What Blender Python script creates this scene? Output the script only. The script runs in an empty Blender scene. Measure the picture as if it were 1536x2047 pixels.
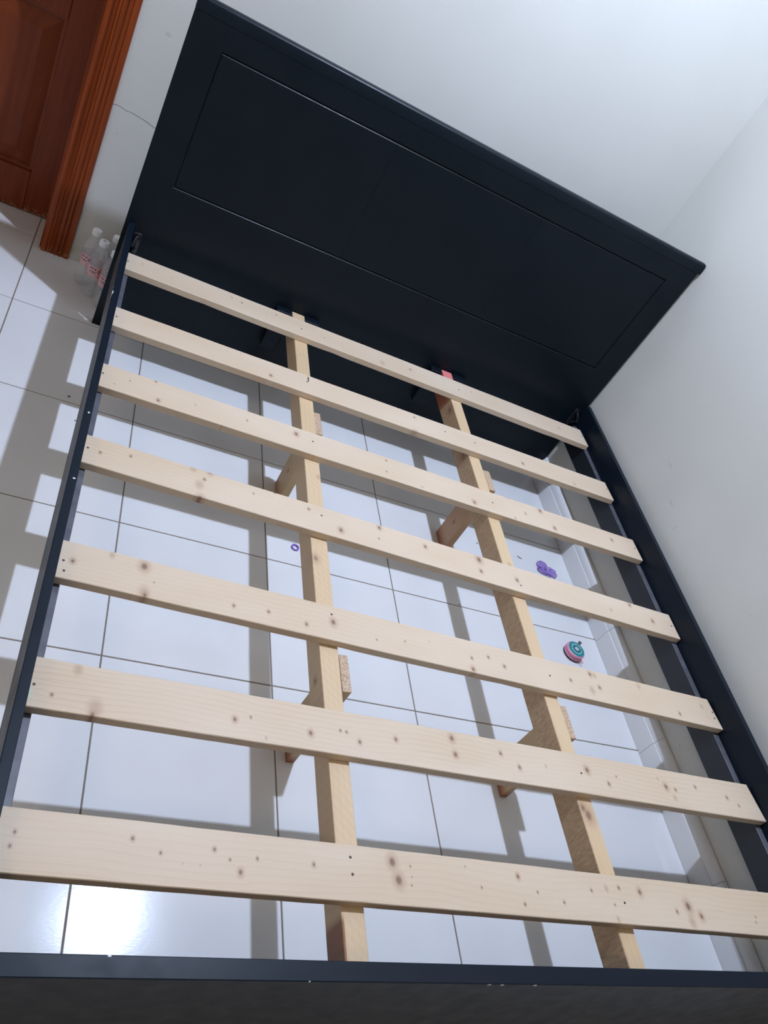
import bpy, bmesh, math, random
from mathutils import Vector, Matrix

random.seed(7)
scene = bpy.context.scene
col = scene.collection

# ------------------------------------------------------------------ camera
CAM = (0.0659772, -2.3576013, 1.5230771)
R = ((0.8719497618, -0.1333896095, 0.4710741468),
     (0.2541564264, -0.6990493528, -0.6683820115),
     (0.4184592262, 0.7025220573, -0.5756341155))      # rows: right, down, forward
cam_data = bpy.data.cameras.new('camera')
cam_data.sensor_width = 36.0
cam_data.lens = 1625.86 * 36.0 / 2047.0
cam_data.clip_start = 0.02
cam = bpy.data.objects.new('camera', cam_data)
col.objects.link(cam)
cam.matrix_world = Matrix((
    (R[0][0], -R[1][0], -R[2][0], CAM[0]),
    (R[0][1], -R[1][1], -R[2][1], CAM[1]),
    (R[0][2], -R[1][2], -R[2][2], CAM[2]),
    (0, 0, 0, 1)))
scene.camera = cam

# ------------------------------------------------------------------ world, lamps, exposure
world = bpy.data.worlds.new('world')
scene.world = world
world.use_nodes = True
world.node_tree.nodes['Background'].inputs[0].default_value = (0.5, 0.5, 0.5, 1)
world.node_tree.nodes['Background'].inputs[1].default_value = 0.05

def lamp(name, kind, loc, power, colour, radius):
    d = bpy.data.lights.new(name, kind)
    d.energy = power
    d.color = colour
    if kind == 'AREA':                      # round downlight
        d.shape = 'DISK'
        d.size = radius * 2
    else:                                   # point source
        d.shadow_soft_size = radius
    o = bpy.data.objects.new(name, d)
    o.location = loc
    col.objects.link(o)
    return o

lamp('ceiling_downlight', 'AREA', (1.067, -0.703, 2.89), 53.0, (0.75, 0.89, 1.20), 0.034)     # cool downlight over the bed
lamp('downlight_fill', 'POINT', (1.067, -0.703, 2.90), 14.0, (0.80, 0.91, 1.12), 0.034)         # added point fill at the downlight, lights the ceiling for ambient bounce
lamp('far_fill_lamp', 'POINT', (-1.15, -3.30, 2.72), 26.0, (1.0, 0.78, 0.54), 0.11)                 # unseen second lamp behind the camera, shifted and shaped as warm ambient fill

scene.view_settings.view_transform = 'Standard'
scene.view_settings.look = 'None'
scene.view_settings.gamma = 1.0
scene.view_settings.use_curve_mapping = False
scene.view_settings.exposure = 0.0

# knots and nails seen on each slat: world x, world y, radius, kind (k knot, f faint mark, n nail)
KNOTS = {
 1: [(0.216,-0.156,0.0018,'n'),(0.751,-0.165,0.0023,'n'),(0.256,-0.141,0.0033,'f'),(0.343,-0.158,0.0029,'f'),(0.524,-0.138,0.0042,'f'),(0.556,-0.146,0.0032,'k'),(0.635,-0.154,0.0027,'f'),(0.668,-0.139,0.0028,'k'),(0.828,-0.168,0.0035,'f'),(1.034,-0.185,0.0082,'f'),(1.143,-0.16,0.004,'k'),(1.387,-0.154,0.0043,'f'),(1.765,-0.172,0.0057,'f'),(1.332,-0.17,0.0028,'n'),(1.874,-0.169,0.0034,'n'),(1.018,-0.246,0.0074,'k')],
 2: [(0.213,-0.453,0.0017,'n'),(0.749,-0.445,0.0026,'n'),(0.637,-0.476,0.0054,'k'),(0.548,-0.421,0.0024,'f'),(1.108,-0.432,0.0036,'k'),(1.098,-0.512,0.0088,'k'),(1.506,-0.477,0.0055,'k'),(1.713,-0.492,0.0066,'f'),(1.215,-0.451,0.0019,'n'),(1.325,-0.455,0.0026,'n'),(1.87,-0.456,0.0031,'n'),(1.672,-0.53,0.0072,'k')],
 3: [(0.969,-0.692,0.0031,'k'),(0.963,-0.74,0.0026,'k'),(1.073,-0.759,0.0021,'k'),(0.206,-0.707,0.0015,'n'),(0.746,-0.712,0.002,'n'),(0.269,-0.703,0.002,'k'),(0.235,-0.734,0.0016,'k'),(0.329,-0.673,0.0033,'k'),(0.339,-0.744,0.0049,'k'),(0.43,-0.715,0.003,'f'),(0.564,-0.712,0.0027,'k'),(0.699,-0.703,0.0068,'k'),(0.498,-0.765,0.0022,'k'),(0.619,-0.772,0.0027,'k'),(1.247,-0.754,0.0064,'k'),(1.317,-0.729,0.0027,'n'),(1.387,-0.768,0.0027,'k'),(1.435,-0.732,0.0035,'k'),(1.501,-0.696,0.0072,'k'),(1.536,-0.757,0.0064,'k'),(1.774,-0.727,0.0055,'k'),(1.869,-0.732,0.0031,'n')],
 4: [(0.204,-0.979,0.0016,'n'),(0.747,-0.987,0.0026,'n'),(0.23,-0.983,0.0036,'k'),(0.293,-0.968,0.0034,'k'),(0.458,-0.976,0.0041,'k'),(0.447,-0.998,0.0098,'f'),(0.471,-0.946,0.0069,'k'),(0.432,-0.949,0.0082,'f'),(0.45,-1.041,0.0088,'k'),(0.575,-0.977,0.0024,'k'),(0.628,-0.954,0.0025,'k'),(0.714,-0.977,0.0036,'k'),(0.795,-1.019,0.0068,'k'),(0.906,-0.973,0.0057,'k'),(0.899,-1.012,0.0025,'k'),(1.035,-0.995,0.0053,'k'),(1.201,-0.988,0.0092,'k'),(1.197,-1.029,0.0056,'k'),(1.313,-1.026,0.0059,'k'),(1.321,-1.042,0.0029,'n'),(1.634,-1.042,0.005,'f'),(1.721,-1.002,0.0052,'k'),(1.791,-1.043,0.0061,'k'),(1.866,-1.042,0.0036,'n')],
 5: [(0.199,-1.3,0.0017,'n'),(0.203,-1.324,0.0014,'n'),(0.215,-1.297,0.0049,'k'),(0.345,-1.271,0.0091,'k'),(0.349,-1.335,0.0111,'f'),(0.351,-1.341,0.0052,'k'),(0.283,-1.261,0.0059,'f'),(0.366,-1.305,0.0015,'k'),(0.526,-1.32,0.0037,'k'),(0.6,-1.316,0.0038,'k'),(0.683,-1.327,0.0044,'k'),(0.746,-1.306,0.0073,'k'),(0.744,-1.286,0.0023,'n'),(0.847,-1.328,0.0021,'k'),(0.919,-1.316,0.0022,'k'),(0.984,-1.302,0.0023,'f'),(1.094,-1.322,0.0036,'k'),(1.143,-1.309,0.0037,'k'),(1.09,-1.353,0.0059,'k'),(1.184,-1.326,0.0044,'k'),(1.318,-1.324,0.0026,'n'),(1.382,-1.324,0.0041,'k'),(1.472,-1.328,0.0049,'k'),(1.443,-1.341,0.0083,'f'),(1.455,-1.292,0.0057,'k'),(1.469,-1.294,0.0057,'f'),(1.615,-1.297,0.006,'f'),(1.831,-1.317,0.0056,'f'),(1.73,-1.357,0.0044,'k'),(1.865,-1.329,0.0038,'n'),(1.862,-1.348,0.0028,'n')],
 6: [(0.774,-1.582,0.0043,'k'),(0.855,-1.564,0.0045,'k'),(0.989,-1.541,0.0066,'k'),(0.99,-1.577,0.006,'k'),(1.106,-1.558,0.0044,'k'),(1.147,-1.584,0.0045,'k'),(1.22,-1.572,0.0033,'f'),(1.316,-1.575,0.0035,'n'),(1.336,-1.565,0.007,'k'),(1.388,-1.591,0.0043,'k'),(1.55,-1.558,0.0033,'f'),(1.567,-1.576,0.0066,'k'),(1.595,-1.58,0.0038,'k'),(1.583,-1.601,0.0056,'f'),(1.667,-1.565,0.0039,'k'),(1.765,-1.58,0.0041,'k'),(1.796,-1.597,0.0031,'k'),(1.867,-1.58,0.0032,'n'),(1.418,-1.57,0.0022,'k'),(0.191,-1.568,0.0017,'n'),(0.22,-1.582,0.003,'k'),(0.289,-1.595,0.0125,'f'),(0.286,-1.607,0.0048,'k'),(0.254,-1.527,0.0077,'f'),(0.527,-1.575,0.0048,'k'),(0.557,-1.566,0.0024,'k'),(0.673,-1.579,0.0056,'k'),(0.735,-1.564,0.0027,'k'),(0.748,-1.565,0.0027,'k'),(0.585,-1.603,0.0028,'f')],
 7: [(0.204,-1.807,0.0025,'k'),(0.201,-1.827,0.0025,'k'),(0.367,-1.802,0.0033,'k'),(0.41,-1.82,0.0026,'k'),(0.493,-1.808,0.0033,'k'),(0.518,-1.822,0.0022,'k'),(0.535,-1.84,0.0047,'k'),(0.563,-1.817,0.0026,'k'),(0.444,-1.833,0.0013,'f'),(0.471,-1.834,0.0016,'f'),(0.66,-1.819,0.0033,'k'),(0.808,-1.804,0.0085,'k'),(0.816,-1.834,0.0088,'k'),(0.843,-1.809,0.0017,'k'),(0.843,-1.827,0.0013,'k'),(0.84,-1.841,0.0016,'k'),(0.958,-1.801,0.0014,'k'),(0.985,-1.836,0.0021,'k'),(0.728,-1.802,0.0019,'n'),(0.729,-1.83,0.0019,'n'),(1.072,-1.811,0.0046,'k'),(1.109,-1.837,0.0023,'k'),(1.166,-1.852,0.0028,'k'),(1.073,-1.86,0.003,'k'),(1.242,-1.826,0.0029,'k'),(1.282,-1.82,0.0051,'f'),(1.315,-1.817,0.0035,'k'),(1.368,-1.822,0.0057,'k'),(1.291,-1.85,0.0021,'k'),(1.318,-1.845,0.0026,'n'),(1.453,-1.855,0.0036,'k'),(1.49,-1.843,0.0088,'k'),(1.486,-1.874,0.0087,'f'),(1.518,-1.861,0.006,'k'),(1.288,-1.877,0.0046,'f'),(1.682,-1.855,0.002,'k'),(1.676,-1.866,0.002,'k')],
}

# ------------------------------------------------------------------ helpers
def link(name, me, mat=None, parent=None, loc=(0, 0, 0), rotz=0.0):
    o = bpy.data.objects.new(name, me)
    if mat is not None and me is not None and not me.materials:
        me.materials.append(mat)
    col.objects.link(o)
    o.parent = parent
    o.location = loc
    o.rotation_euler = (0, 0, rotz)
    return o

def mesh(name, bm, smooth=False):
    bmesh.ops.recalc_face_normals(bm, faces=bm.faces)
    me = bpy.data.meshes.new(name)
    bm.to_mesh(me)
    bm.free()
    if smooth:
        for p in me.polygons:
            p.use_smooth = True
        try:
            me.set_sharp_from_angle(angle=math.radians(40))
        except Exception:
            pass
    return me

def box(bm, x0, x1, y0, y1, z0, z1, bev=0.0, seg=1):
    t = bmesh.new()
    bmesh.ops.create_cube(t, size=1.0)
    for v in t.verts:
        v.co = Vector(((x0 + x1) / 2 + v.co.x * (x1 - x0), (y0 + y1) / 2 + v.co.y * (y1 - y0), (z0 + z1) / 2 + v.co.z * (z1 - z0)))
    if bev > 0:
        bmesh.ops.bevel(t, geom=list(t.edges), offset=bev, segments=seg, profile=0.5, affect='EDGES')
    join(bm, t)
    return bm

def join(bm, t, M=None):
    vs = {}
    for v in t.verts:
        vs[v] = bm.verts.new(M @ v.co if M else v.co)
    for f in t.faces:
        try:
            bm.faces.new([vs[v] for v in f.verts])
        except ValueError:
            pass
    t.free()

def boxes(*bs, bev=0.0, seg=1):
    bm = bmesh.new()
    for b in bs:
        box(bm, *b, bev=bev, seg=seg)
    return bm

def extrude(bm, pts, a, b, axis):
    """closed profile of 2-D points extruded from a to b along axis ('x','y' or 'z')"""
    def P(p, t):
        if axis == 'x': return (t, p[0], p[1])
        if axis == 'y': return (p[0], t, p[1])
        return (p[0], p[1], t)
    A = [bm.verts.new(P(p, a)) for p in pts]
    B = [bm.verts.new(P(p, b)) for p in pts]
    n = len(pts)
    for i in range(n):
        j = (i + 1) % n
        bm.faces.new((A[i], A[j], B[j], B[i]))
    bm.faces.new(A)
    bm.faces.new(B[::-1])
    return bm

def lathe(bm, prof, n=28, cx=0.0, cy=0.0, cap0=True, cap1=True):
    rings = []
    for r, z in prof:
        rings.append([bm.verts.new((cx + r * math.cos(2 * math.pi * i / n), cy + r * math.sin(2 * math.pi * i / n), z)) for i in range(n)])
    for a, b in zip(rings, rings[1:]):
        for i in range(n):
            j = (i + 1) % n
            bm.faces.new((a[i], a[j], b[j], b[i]))
    if cap0: bm.faces.new(rings[0][::-1])
    if cap1: bm.faces.new(rings[-1])
    return bm

def tube(bm, pts, r, n=10, closed=False):
    pts = [Vector(p) for p in pts]
    m = len(pts)
    rings = []
    up = Vector((0, 0, 1))
    for i, p in enumerate(pts):
        a = pts[(i - 1) % m] if (closed or i > 0) else p
        b = pts[(i + 1) % m] if (closed or i < m - 1) else p
        t = (b - a).normalized()
        s = t.cross(up)
        if s.length < 1e-4: s = Vector((1, 0, 0))
        s.normalize()
        u = s.cross(t)
        rr = r[i] if isinstance(r, (list, tuple)) else r
        rings.append([bm.verts.new(p + rr * (math.cos(2 * math.pi * k / n) * s + math.sin(2 * math.pi * k / n) * u)) for k in range(n)])
    pairs = list(zip(rings, rings[1:])) + ([(rings[-1], rings[0])] if closed else [])
    for a, b in pairs:
        for k in range(n):
            l = (k + 1) % n
            bm.faces.new((a[k], a[l], b[l], b[k]))
    if not closed:
        bm.faces.new(rings[0][::-1]); bm.faces.new(rings[-1])
    return bm

def structure(o):
    o['kind'] = 'structure'
    return o

def thing(name, loc, label, cat, group=None):
    o = bpy.data.objects.new(name, None)
    o.empty_display_size = 0.05
    col.objects.link(o)
    o.location = loc
    o['label'] = label; o['category'] = cat
    if group: o['group'] = group
    return o

# ------------------------------------------------------------------ materials
class N:
    """small node builder"""
    def __init__(s, name, colour=(0.5, 0.5, 0.5), rough=0.5, spec=0.5):
        s.m = bpy.data.materials.new(name)
        s.m.use_nodes = True
        s.t = s.m.node_tree
        s.b = s.t.nodes['Principled BSDF']
        s.b.inputs['Base Color'].default_value = (*colour, 1)
        s.b.inputs['Roughness'].default_value = rough
        s.b.inputs['Specular IOR Level'].default_value = spec
    def n(s, typ, **kw):
        o = s.t.nodes.new(typ)
        for k, v in kw.items(): setattr(o, k, v)
        return o
    def put(s, sock, v):
        if hasattr(v, 'is_output'): s.t.links.new(v, sock)
        elif hasattr(sock.default_value, '__len__') and not hasattr(v, '__len__'): sock.default_value = (v,) * len(sock.default_value)
        elif hasattr(v, '__len__') and len(sock.default_value) == 4 and len(v) == 3: sock.default_value = (*v, 1)
        else: sock.default_value = v
    def math(s, op, a, b=0.0, c=0.0, clamp=False):
        o = s.n('ShaderNodeMath', operation=op, use_clamp=clamp)
        s.put(o.inputs[0], a); s.put(o.inputs[1], b); s.put(o.inputs[2], c)
        return o.outputs[0]
    def vmath(s, op, a, b=(0, 0, 0)):
        o = s.n('ShaderNodeVectorMath', operation=op)
        s.put(o.inputs[0], a); s.put(o.inputs[1], b)
        return o.outputs['Value'] if op in ('LENGTH', 'DOT_PRODUCT', 'DISTANCE') else o.outputs[0]
    def obj(s): return s.n('ShaderNodeTexCoord').outputs['Object']
    def geo(s): return s.n('ShaderNodeNewGeometry').outputs['Position']
    def noise(s, vec, scale, detail=3.0, rough=0.5, dist=0.0, out='Fac'):
        o = s.n('ShaderNodeTexNoise')
        s.put(o.inputs['Vector'], vec); o.inputs['Scale'].default_value = scale
        o.inputs['Detail'].default_value = detail; o.inputs['Roughness'].default_value = rough; o.inputs['Distortion'].default_value = dist
        return o.outputs[out]
    def rng(s, v, a, b, c=0.0, d=1.0, smooth=False):
        o = s.n('ShaderNodeMapRange', interpolation_type='SMOOTHSTEP' if smooth else 'LINEAR')
        s.put(o.inputs['Value'], v)
        for k, x in (('From Min', a), ('From Max', b), ('To Min', c), ('To Max', d)): o.inputs[k].default_value = x
        return o.outputs['Result']
    def mix(s, f, a, b, blend='MIX'):
        o = s.n('ShaderNodeMix', data_type='RGBA', blend_type=blend)
        s.put(o.inputs[0], f); s.put(o.inputs[6], a); s.put(o.inputs[7], b)
        return o.outputs[2]
    def sep(s, v):
        o = s.n('ShaderNodeSeparateXYZ'); s.put(o.inputs[0], v); return o.outputs
    def comb(s, x, y, z):
        o = s.n('ShaderNodeCombineXYZ'); s.put(o.inputs[0], x); s.put(o.inputs[1], y); s.put(o.inputs[2], z); return o.outputs[0]
    def color(s, v): s.put(s.b.inputs['Base Color'], v)
    def rough(s, v): s.put(s.b.inputs['Roughness'], v)
    def bump(s, h, strength=0.2, dist=0.001):
        o = s.n('ShaderNodeBump'); o.inputs['Strength'].default_value = strength; o.inputs['Distance'].default_value = dist
        s.put(o.inputs['Height'], h); s.t.links.new(o.outputs[0], s.b.inputs['Normal'])
    def spots(s, p, spots):
        """smallest scaled distance to a list of (centre, radii)"""
        cur = None
        for c, r in spots:
            d = s.vmath('LENGTH', s.vmath('MULTIPLY', s.vmath('SUBTRACT', p, c), tuple(1.0 / x for x in r)))
            cur = d if cur is None else s.math('MINIMUM', cur, d)
        return cur

PINE = (0.68, 0.543, 0.398)

def pine(name, seed, knots=(), faint=(), axis='x', extra=None, tint=1.0, grainy=1.0, warm=(1.0, 1.0, 1.0)):
    """pale planed softwood; knots are coloured wood with a place of their own"""
    k = N(name, PINE, 0.5, 0.35)
    p = k.obj()
    x, y, z = k.sep(p)
    if axis == 'y': x, y = y, x
    if axis == 'z': x, z = z, x
    d = k.spots(p, knots) if knots else None
    df = k.spots(p, faint) if faint else None
    wob = k.noise(k.comb(k.math('MULTIPLY', x, 2.5), k.math('MULTIPLY', y, 6.0), seed), 1.0, 2.0)
    yy = k.math('ADD', y, k.math('MULTIPLY', wob, 0.05))
    if d is not None:
        bend = k.rng(d, 0.0, 6.0, 0.0045, 0.0, True)
        yy = k.math('ADD', yy, bend)
    rings = k.n('ShaderNodeTexWave', wave_type='BANDS', bands_direction='Y', wave_profile='SAW')
    k.put(rings.inputs['Vector'], k.comb(k.math('MULTIPLY', x, 0.1), yy, k.math('ADD', k.math('MULTIPLY', z, 0.6), seed)))
    rings.inputs['Scale'].default_value = 27.0
    rings.inputs['Distortion'].default_value = 1.2
    rings.inputs['Detail'].default_value = 2.0
    rings.inputs['Detail Scale'].default_value = 0.6
    fine = k.noise(k.comb(k.math('MULTIPLY', x, 6.0), k.math('MULTIPLY', y, 380.0), k.math('MULTIPLY', z, 380.0)), 1.0, 3.0, 0.6)
    patch = k.noise(k.comb(k.math('MULTIPLY', x, 3.0), k.math('MULTIPLY', y, 9.0), seed + 3.0), 1.0, 2.0)
    base = k.mix(k.rng(patch, 0.3, 0.7), tuple(c * t * tint for c, t in zip(PINE, (1.03, 1.04, 1.06))), tuple(c * t * tint for c, t in zip(PINE, (0.97, 0.93, 0.88))))
    base = k.mix(1.0, base, warm, 'MULTIPLY')
    late = k.math('POWER', rings.outputs['Fac'], 5.0)
    base = k.mix(k.math('MULTIPLY', k.math('MULTIPLY', late, k.rng(patch, 0.35, 0.7, 0.06, 0.24)), grainy), base, (0.45 * tint, 0.28 * tint, 0.155 * tint))
    base = k.mix(k.rng(fine, 0.62, 0.8, 0.0, 0.30 * grainy), base, (0.50 * tint, 0.33 * tint, 0.20 * tint))
    if df is not None:
        base = k.mix(k.rng(df, 0.2, 1.6, 0.48, 0.0, True), base, (0.37, 0.21, 0.12))
    if d is not None:
        base = k.mix(k.rng(d, 0.6, 2.6, 0.58, 0.0, True), base, (0.42, 0.255, 0.165))
        base = k.mix(k.rng(d, 0.3, 1.1, 0.85, 0.0, True), base, (0.20, 0.105, 0.065))
    if extra: base = extra(k, p, base)
    k.color(base)
    k.bump(fine, 0.25, 0.0006)
    return k.m

def paint_black():
    k = N('dark_blue_black_paint', (0.012, 0.0155, 0.0195), 0.36, 0.2)
    p = k.geo()
    n = k.noise(p, 9.0, 4.0)
    k.color(k.mix(k.rng(n, 0.35, 0.7), (0.0035, 0.0080, 0.0130), (0.0050, 0.0100, 0.0150)))
    k.rough(k.rng(k.noise(p, 30.0, 4.0), 0.3, 0.7, 0.31, 0.42))
    k.bump(k.noise(p, 420.0, 2.0), 0.06, 0.0004)
    return k.m

def paint_worn(name, chips):
    """the same paint with chips that show pale filler where the photograph has them"""
    k = N(name, (0.0055, 0.0105, 0.018), 0.34, 0.19)
    p = k.geo()
    d = k.spots(p, chips)
    n = k.noise(p, 300.0, 2.0)
    f = k.math('LESS_THAN', k.math('ADD', d, k.math('MULTIPLY', n, 0.5)), 1.15)
    k.color(k.mix(f, (0.0050, 0.0100, 0.0185), (0.68, 0.70, 0.72)))
    k.rough(k.rng(k.noise(p, 25.0, 4.0), 0.3, 0.7, 0.33, 0.43))
    return k.m

def wall_paint():
    k = N('cream_wall_paint', (0.665, 0.65, 0.59), 0.62, 0.3)
    p = k.geo()
    n = k.noise(p, 3.0, 4.0)
    base = k.mix(k.rng(n, 0.3, 0.7), (0.65, 0.643, 0.593), (0.685, 0.678, 0.63))
    z = k.sep(p)[2]
    dirt = k.math('MULTIPLY', k.rng(z, 0.0, 0.16, 1.0, 0.0, True), k.rng(k.noise(p, 22.0, 4.0), 0.35, 0.75, 0.0, 0.55))
    base = k.mix(dirt, base, (0.42, 0.36, 0.25))
    smud = [((1.955, -0.625, 0.474), (0.01, 0.018, 0.005)), ((1.955, -0.711, 0.444), (0.01, 0.004, 0.011)), ((1.955, -0.508, 0.536), (0.01, 0.02, 0.004)),
            ((1.955, -1.117, 0.519), (0.01, 0.004, 0.004)), ((1.955, -1.30, 0.13), (0.01, 0.006, 0.004)), ((1.955, -1.62, 0.165), (0.01, 0.008, 0.004)),
            ((0.155, 0.335, 0.80), (0.012, 0.01, 0.008)), ((0.10, 0.335, 0.47), (0.004, 0.01, 0.003))]
    base = k.mix(k.rng(k.spots(p, smud), 0.3, 1.2, 0.22, 0.0, True), base, (0.25, 0.24, 0.23))
    k.color(base)
    k.bump(k.noise(p, 90.0, 3.0), 0.05, 0.001)
    return k.m

def tile_mat():
    k = N('pale_glazed_tile', (0.78, 0.78, 0.78), 0.24, 0.26)
    p = k.geo()
    n = k.noise(p, 5.0, 5.0, 0.6)
    base = k.mix(k.rng(n, 0.3, 0.7), (0.735, 0.73, 0.727), (0.765, 0.762, 0.76))
    x, y, z = k.sep(p)
    streak = k.noise(k.comb(k.math('MULTIPLY', x, 14.0), k.math('MULTIPLY', y, 90.0), 0.0), 1.0, 3.0)
    base = k.mix(k.rng(streak, 0.35, 0.8, 0.0, 0.06), base, (0.66, 0.65, 0.65))
    k.color(base)
    h = k.noise(k.comb(k.math('MULTIPLY', x, 90.0), k.math('MULTIPLY', y, 230.0), 0.0), 1.0, 2.0)
    k.rough(k.rng(n, 0.3, 0.7, 0.14, 0.165))
    k.bump(h, 0.10, 0.0005)
    return k.m

def door_wood(name, c0, c1, rough=0.35, axis=2):
    k = N(name, c0, rough, 0.22)
    p = k.geo()
    x, y, z = k.sep(p)
    v = k.comb(k.math('MULTIPLY', x, 60.0), k.math('MULTIPLY', y, 60.0), k.math('MULTIPLY', z, 2.5)) if axis == 2 else k.comb(k.math('MULTIPLY', x, 2.5), k.math('MULTIPLY', y, 60.0), k.math('MULTIPLY', z, 60.0))
    g = k.noise(v, 1.0, 5.0, 0.65, 0.4)
    big = k.noise(p, 4.0, 3.0)
    base = k.mix(k.rng(g, 0.3, 0.7), c0, c1)
    base = k.mix(k.rng(big, 0.4, 0.75, 0.0, 0.4), base, tuple(a * 0.6 for a in c0))
    worn = k.math('MULTIPLY', k.rng(z, 0.0, 0.03, 1.0, 0.0), k.rng(k.noise(p, 120.0, 3.0), 0.5, 0.6))
    k.color(k.mix(k.math('MULTIPLY', worn, 0.7), base, (0.45, 0.33, 0.22)))
    k.bump(g, 0.15, 0.0008)
    return k.m

def plain(name, c, rough=0.5, spec=0.5, **kw):
    k = N(name, c, rough, spec)
    k.color(k.mix(k.rng(k.noise(k.obj(), 60.0, 3.0), 0.3, 0.7), c, tuple(min(1.0, a * 1.12 + 0.002) for a in c)))
    for a, v in kw.items():
        k.b.inputs[a.replace('_', ' ')].default_value = v
    return k.m

M = {}
M['paint'] = paint_black()
M['wall'] = wall_paint()
M['ceiling'] = plain('white_ceiling_paint', (0.72, 0.72, 0.70), 0.8, 0.2)
M['tile'] = tile_mat()
M['grout'] = plain('brown_grey_grout', (0.22, 0.18, 0.15), 0.9, 0.2)
M['skirting'] = N('white_glazed_skirting', (0.76, 0.76, 0.755), 0.28, 0.5).m
M['door'] = door_wood('red_brown_door_varnish', (0.25, 0.052, 0.015), (0.155, 0.030, 0.009), 0.36)
M['casing'] = door_wood('orange_brown_casing_varnish', (0.35, 0.070, 0.014), (0.17, 0.030, 0.007), 0.38)
M['metal'] = plain('dull_steel', (0.30, 0.30, 0.31), 0.4, 0.5, Metallic=0.9)
M['black_metal'] = plain('gloss_black_metal', (0.010, 0.012, 0.016), 0.16, 0.6)
M['nail'] = plain('dark_nail_steel', (0.045, 0.038, 0.034), 0.5, 0.5, Metallic=0.4)
M['grey_edge'] = plain('bare_grey_board_edge', (0.055, 0.060, 0.070), 0.45, 0.4)

# ------------------------------------------------------------------ room shell
XR = 1.955      # right wall
YB = 0.335      # back wall
XL, YF, ZC = -2.60, -5.70, 3.05
DX0, DX1, DH = -0.90, -0.012, 2.06      # door opening

floor = structure(link('floor', mesh('floor', boxes((XL - 0.1, XR + 0.2, YF - 0.1, 0.60, -0.10, -0.0015))), M['grout']))
PX, PY, GX0, GY0 = 0.4008, 0.4112, -0.0500, 0.3990
def tile_mesh(x0, x1, y0, y1):
    return mesh('tile', boxes((x0, x1, y0, y1, -0.0034, 0.0), bev=0.0008))
G = 0.0017
full = tile_mesh(-PX / 2 + G, PX / 2 - G, -PY / 2 + G, PY / 2 - G)
i0 = int(math.floor((XL - GX0) / PX))
for i in range(i0, 6):
    for j in range(-1, 15):
        x0, x1 = GX0 + i * PX, GX0 + (i + 1) * PX
        y1, y0 = GY0 - j * PY, GY0 - (j + 1) * PY
        cx0, cx1 = max(x0, XL), min(x1, XR)
        cy0, cy1 = max(y0, YF), min(y1, 0.58)
        if y0 > YB - 0.01:                       # threshold strip inside the door opening only
            cx0, cx1 = max(cx0, DX0 + 0.002), min(cx1, DX1 - 0.002)
        if cx1 - cx0 < 0.012 or cy1 - cy0 < 0.012: continue
        if abs((cx1 - cx0) - PX) < 1e-6 and abs((cy1 - cy0) - PY) < 1e-6:
            me = full; c = ((x0 + x1) / 2, (y0 + y1) / 2)
        else:
            c = ((cx0 + cx1) / 2, (cy0 + cy1) / 2)
            hx, hy = (cx1 - cx0) / 2, (cy1 - cy0) / 2
            me = tile_mesh(-hx + (G if cx0 == x0 else 0), hx - (G if cx1 == x1 else 0), -hy + (G if cy0 == y0 else 0), hy - (G if cy1 == y1 else 0))
        t = link('tile', me, M['tile'], floor, (c[0], c[1], 0.0))
        t.rotation_euler = (random.uniform(-1, 1) * 0.0006, random.uniform(-1, 1) * 0.0006, 0)

wall_back = structure(link('wall_back', mesh('wall_back', boxes(
    (DX1, XR + 0.12, YB, YB + 0.23, -0.0034, ZC), (XL - 0.1, DX0, YB, YB + 0.23, -0.0034, ZC), (DX0, DX1, YB, YB + 0.23, DH, ZC))), M['wall']))
structure(link('wall_right', mesh('wall_right', boxes((XR, XR + 0.12, YF, YB, -0.0034, ZC))), M['wall']))
structure(link('wall_left', mesh('wall_left', boxes((XL - 0.12, XL, YF, YB, -0.0034, ZC))), M['wall']))
structure(link('wall_front', mesh('wall_front', boxes((XL - 0.12, XR + 0.12, YF - 0.12, YF, -0.0034, ZC))), M['wall']))
structure(link('ceiling', mesh('ceiling', boxes((XL - 0.12, XR + 0.12, YF - 0.12, YB + 0.23, ZC, ZC + 0.1))), M['ceiling']))

# hairline crack in the plaster beside the door casing
bm = bmesh.new()
tube(bm, [(0.066, YB - 0.0001, 0.548), (0.081, YB - 0.0001, 0.552), (0.092, YB - 0.0001, 0.550), (0.107, YB - 0.0001, 0.546), (0.118, YB - 0.0001, 0.548),
          (0.134, YB - 0.0001, 0.547), (0.150, YB - 0.0001, 0.545), (0.170, YB - 0.0001, 0.542), (0.192, YB - 0.0001, 0.536), (0.22, YB - 0.0001, 0.531)], 0.0005, 5)
link('plaster_crack', mesh('plaster_crack', bm), M['nail'], wall_back)

# skirting along the right wall: tile face with a rounded cap, in lengths like the floor tiles
skirt = structure(link('baseboard_right', mesh('baseboard_right', boxes((XR - 0.006, XR, YF, YB, 0.0, 0.09))), M['grout']))
prof = [(1.9535, 0.001), (1.931, 0.001), (1.931, 0.063), (1.9325, 0.0655), (1.9345, 0.0660), (1.9350, 0.0700), (1.9365, 0.0790), (1.9395, 0.0870), (1.9440, 0.0925), (1.9495, 0.0955), (1.9535, 0.0960)]
y = GY0 - 0.012
while y > YF:
    a, b = max(y - PY, YF), min(y, YB)
    if b - a > 0.02:
        bm = bmesh.new()
        extrude(bm, [(px - XR, pz) for px, pz in prof], (a - b) / 2 + 0.0006, (b - a) / 2 - 0.0006, 'y')
        link('skirting_tile', mesh('skirting_tile', bm, True), M['skirting'], skirt, (XR, (a + b) / 2, 0))
    y -= PY

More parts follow.
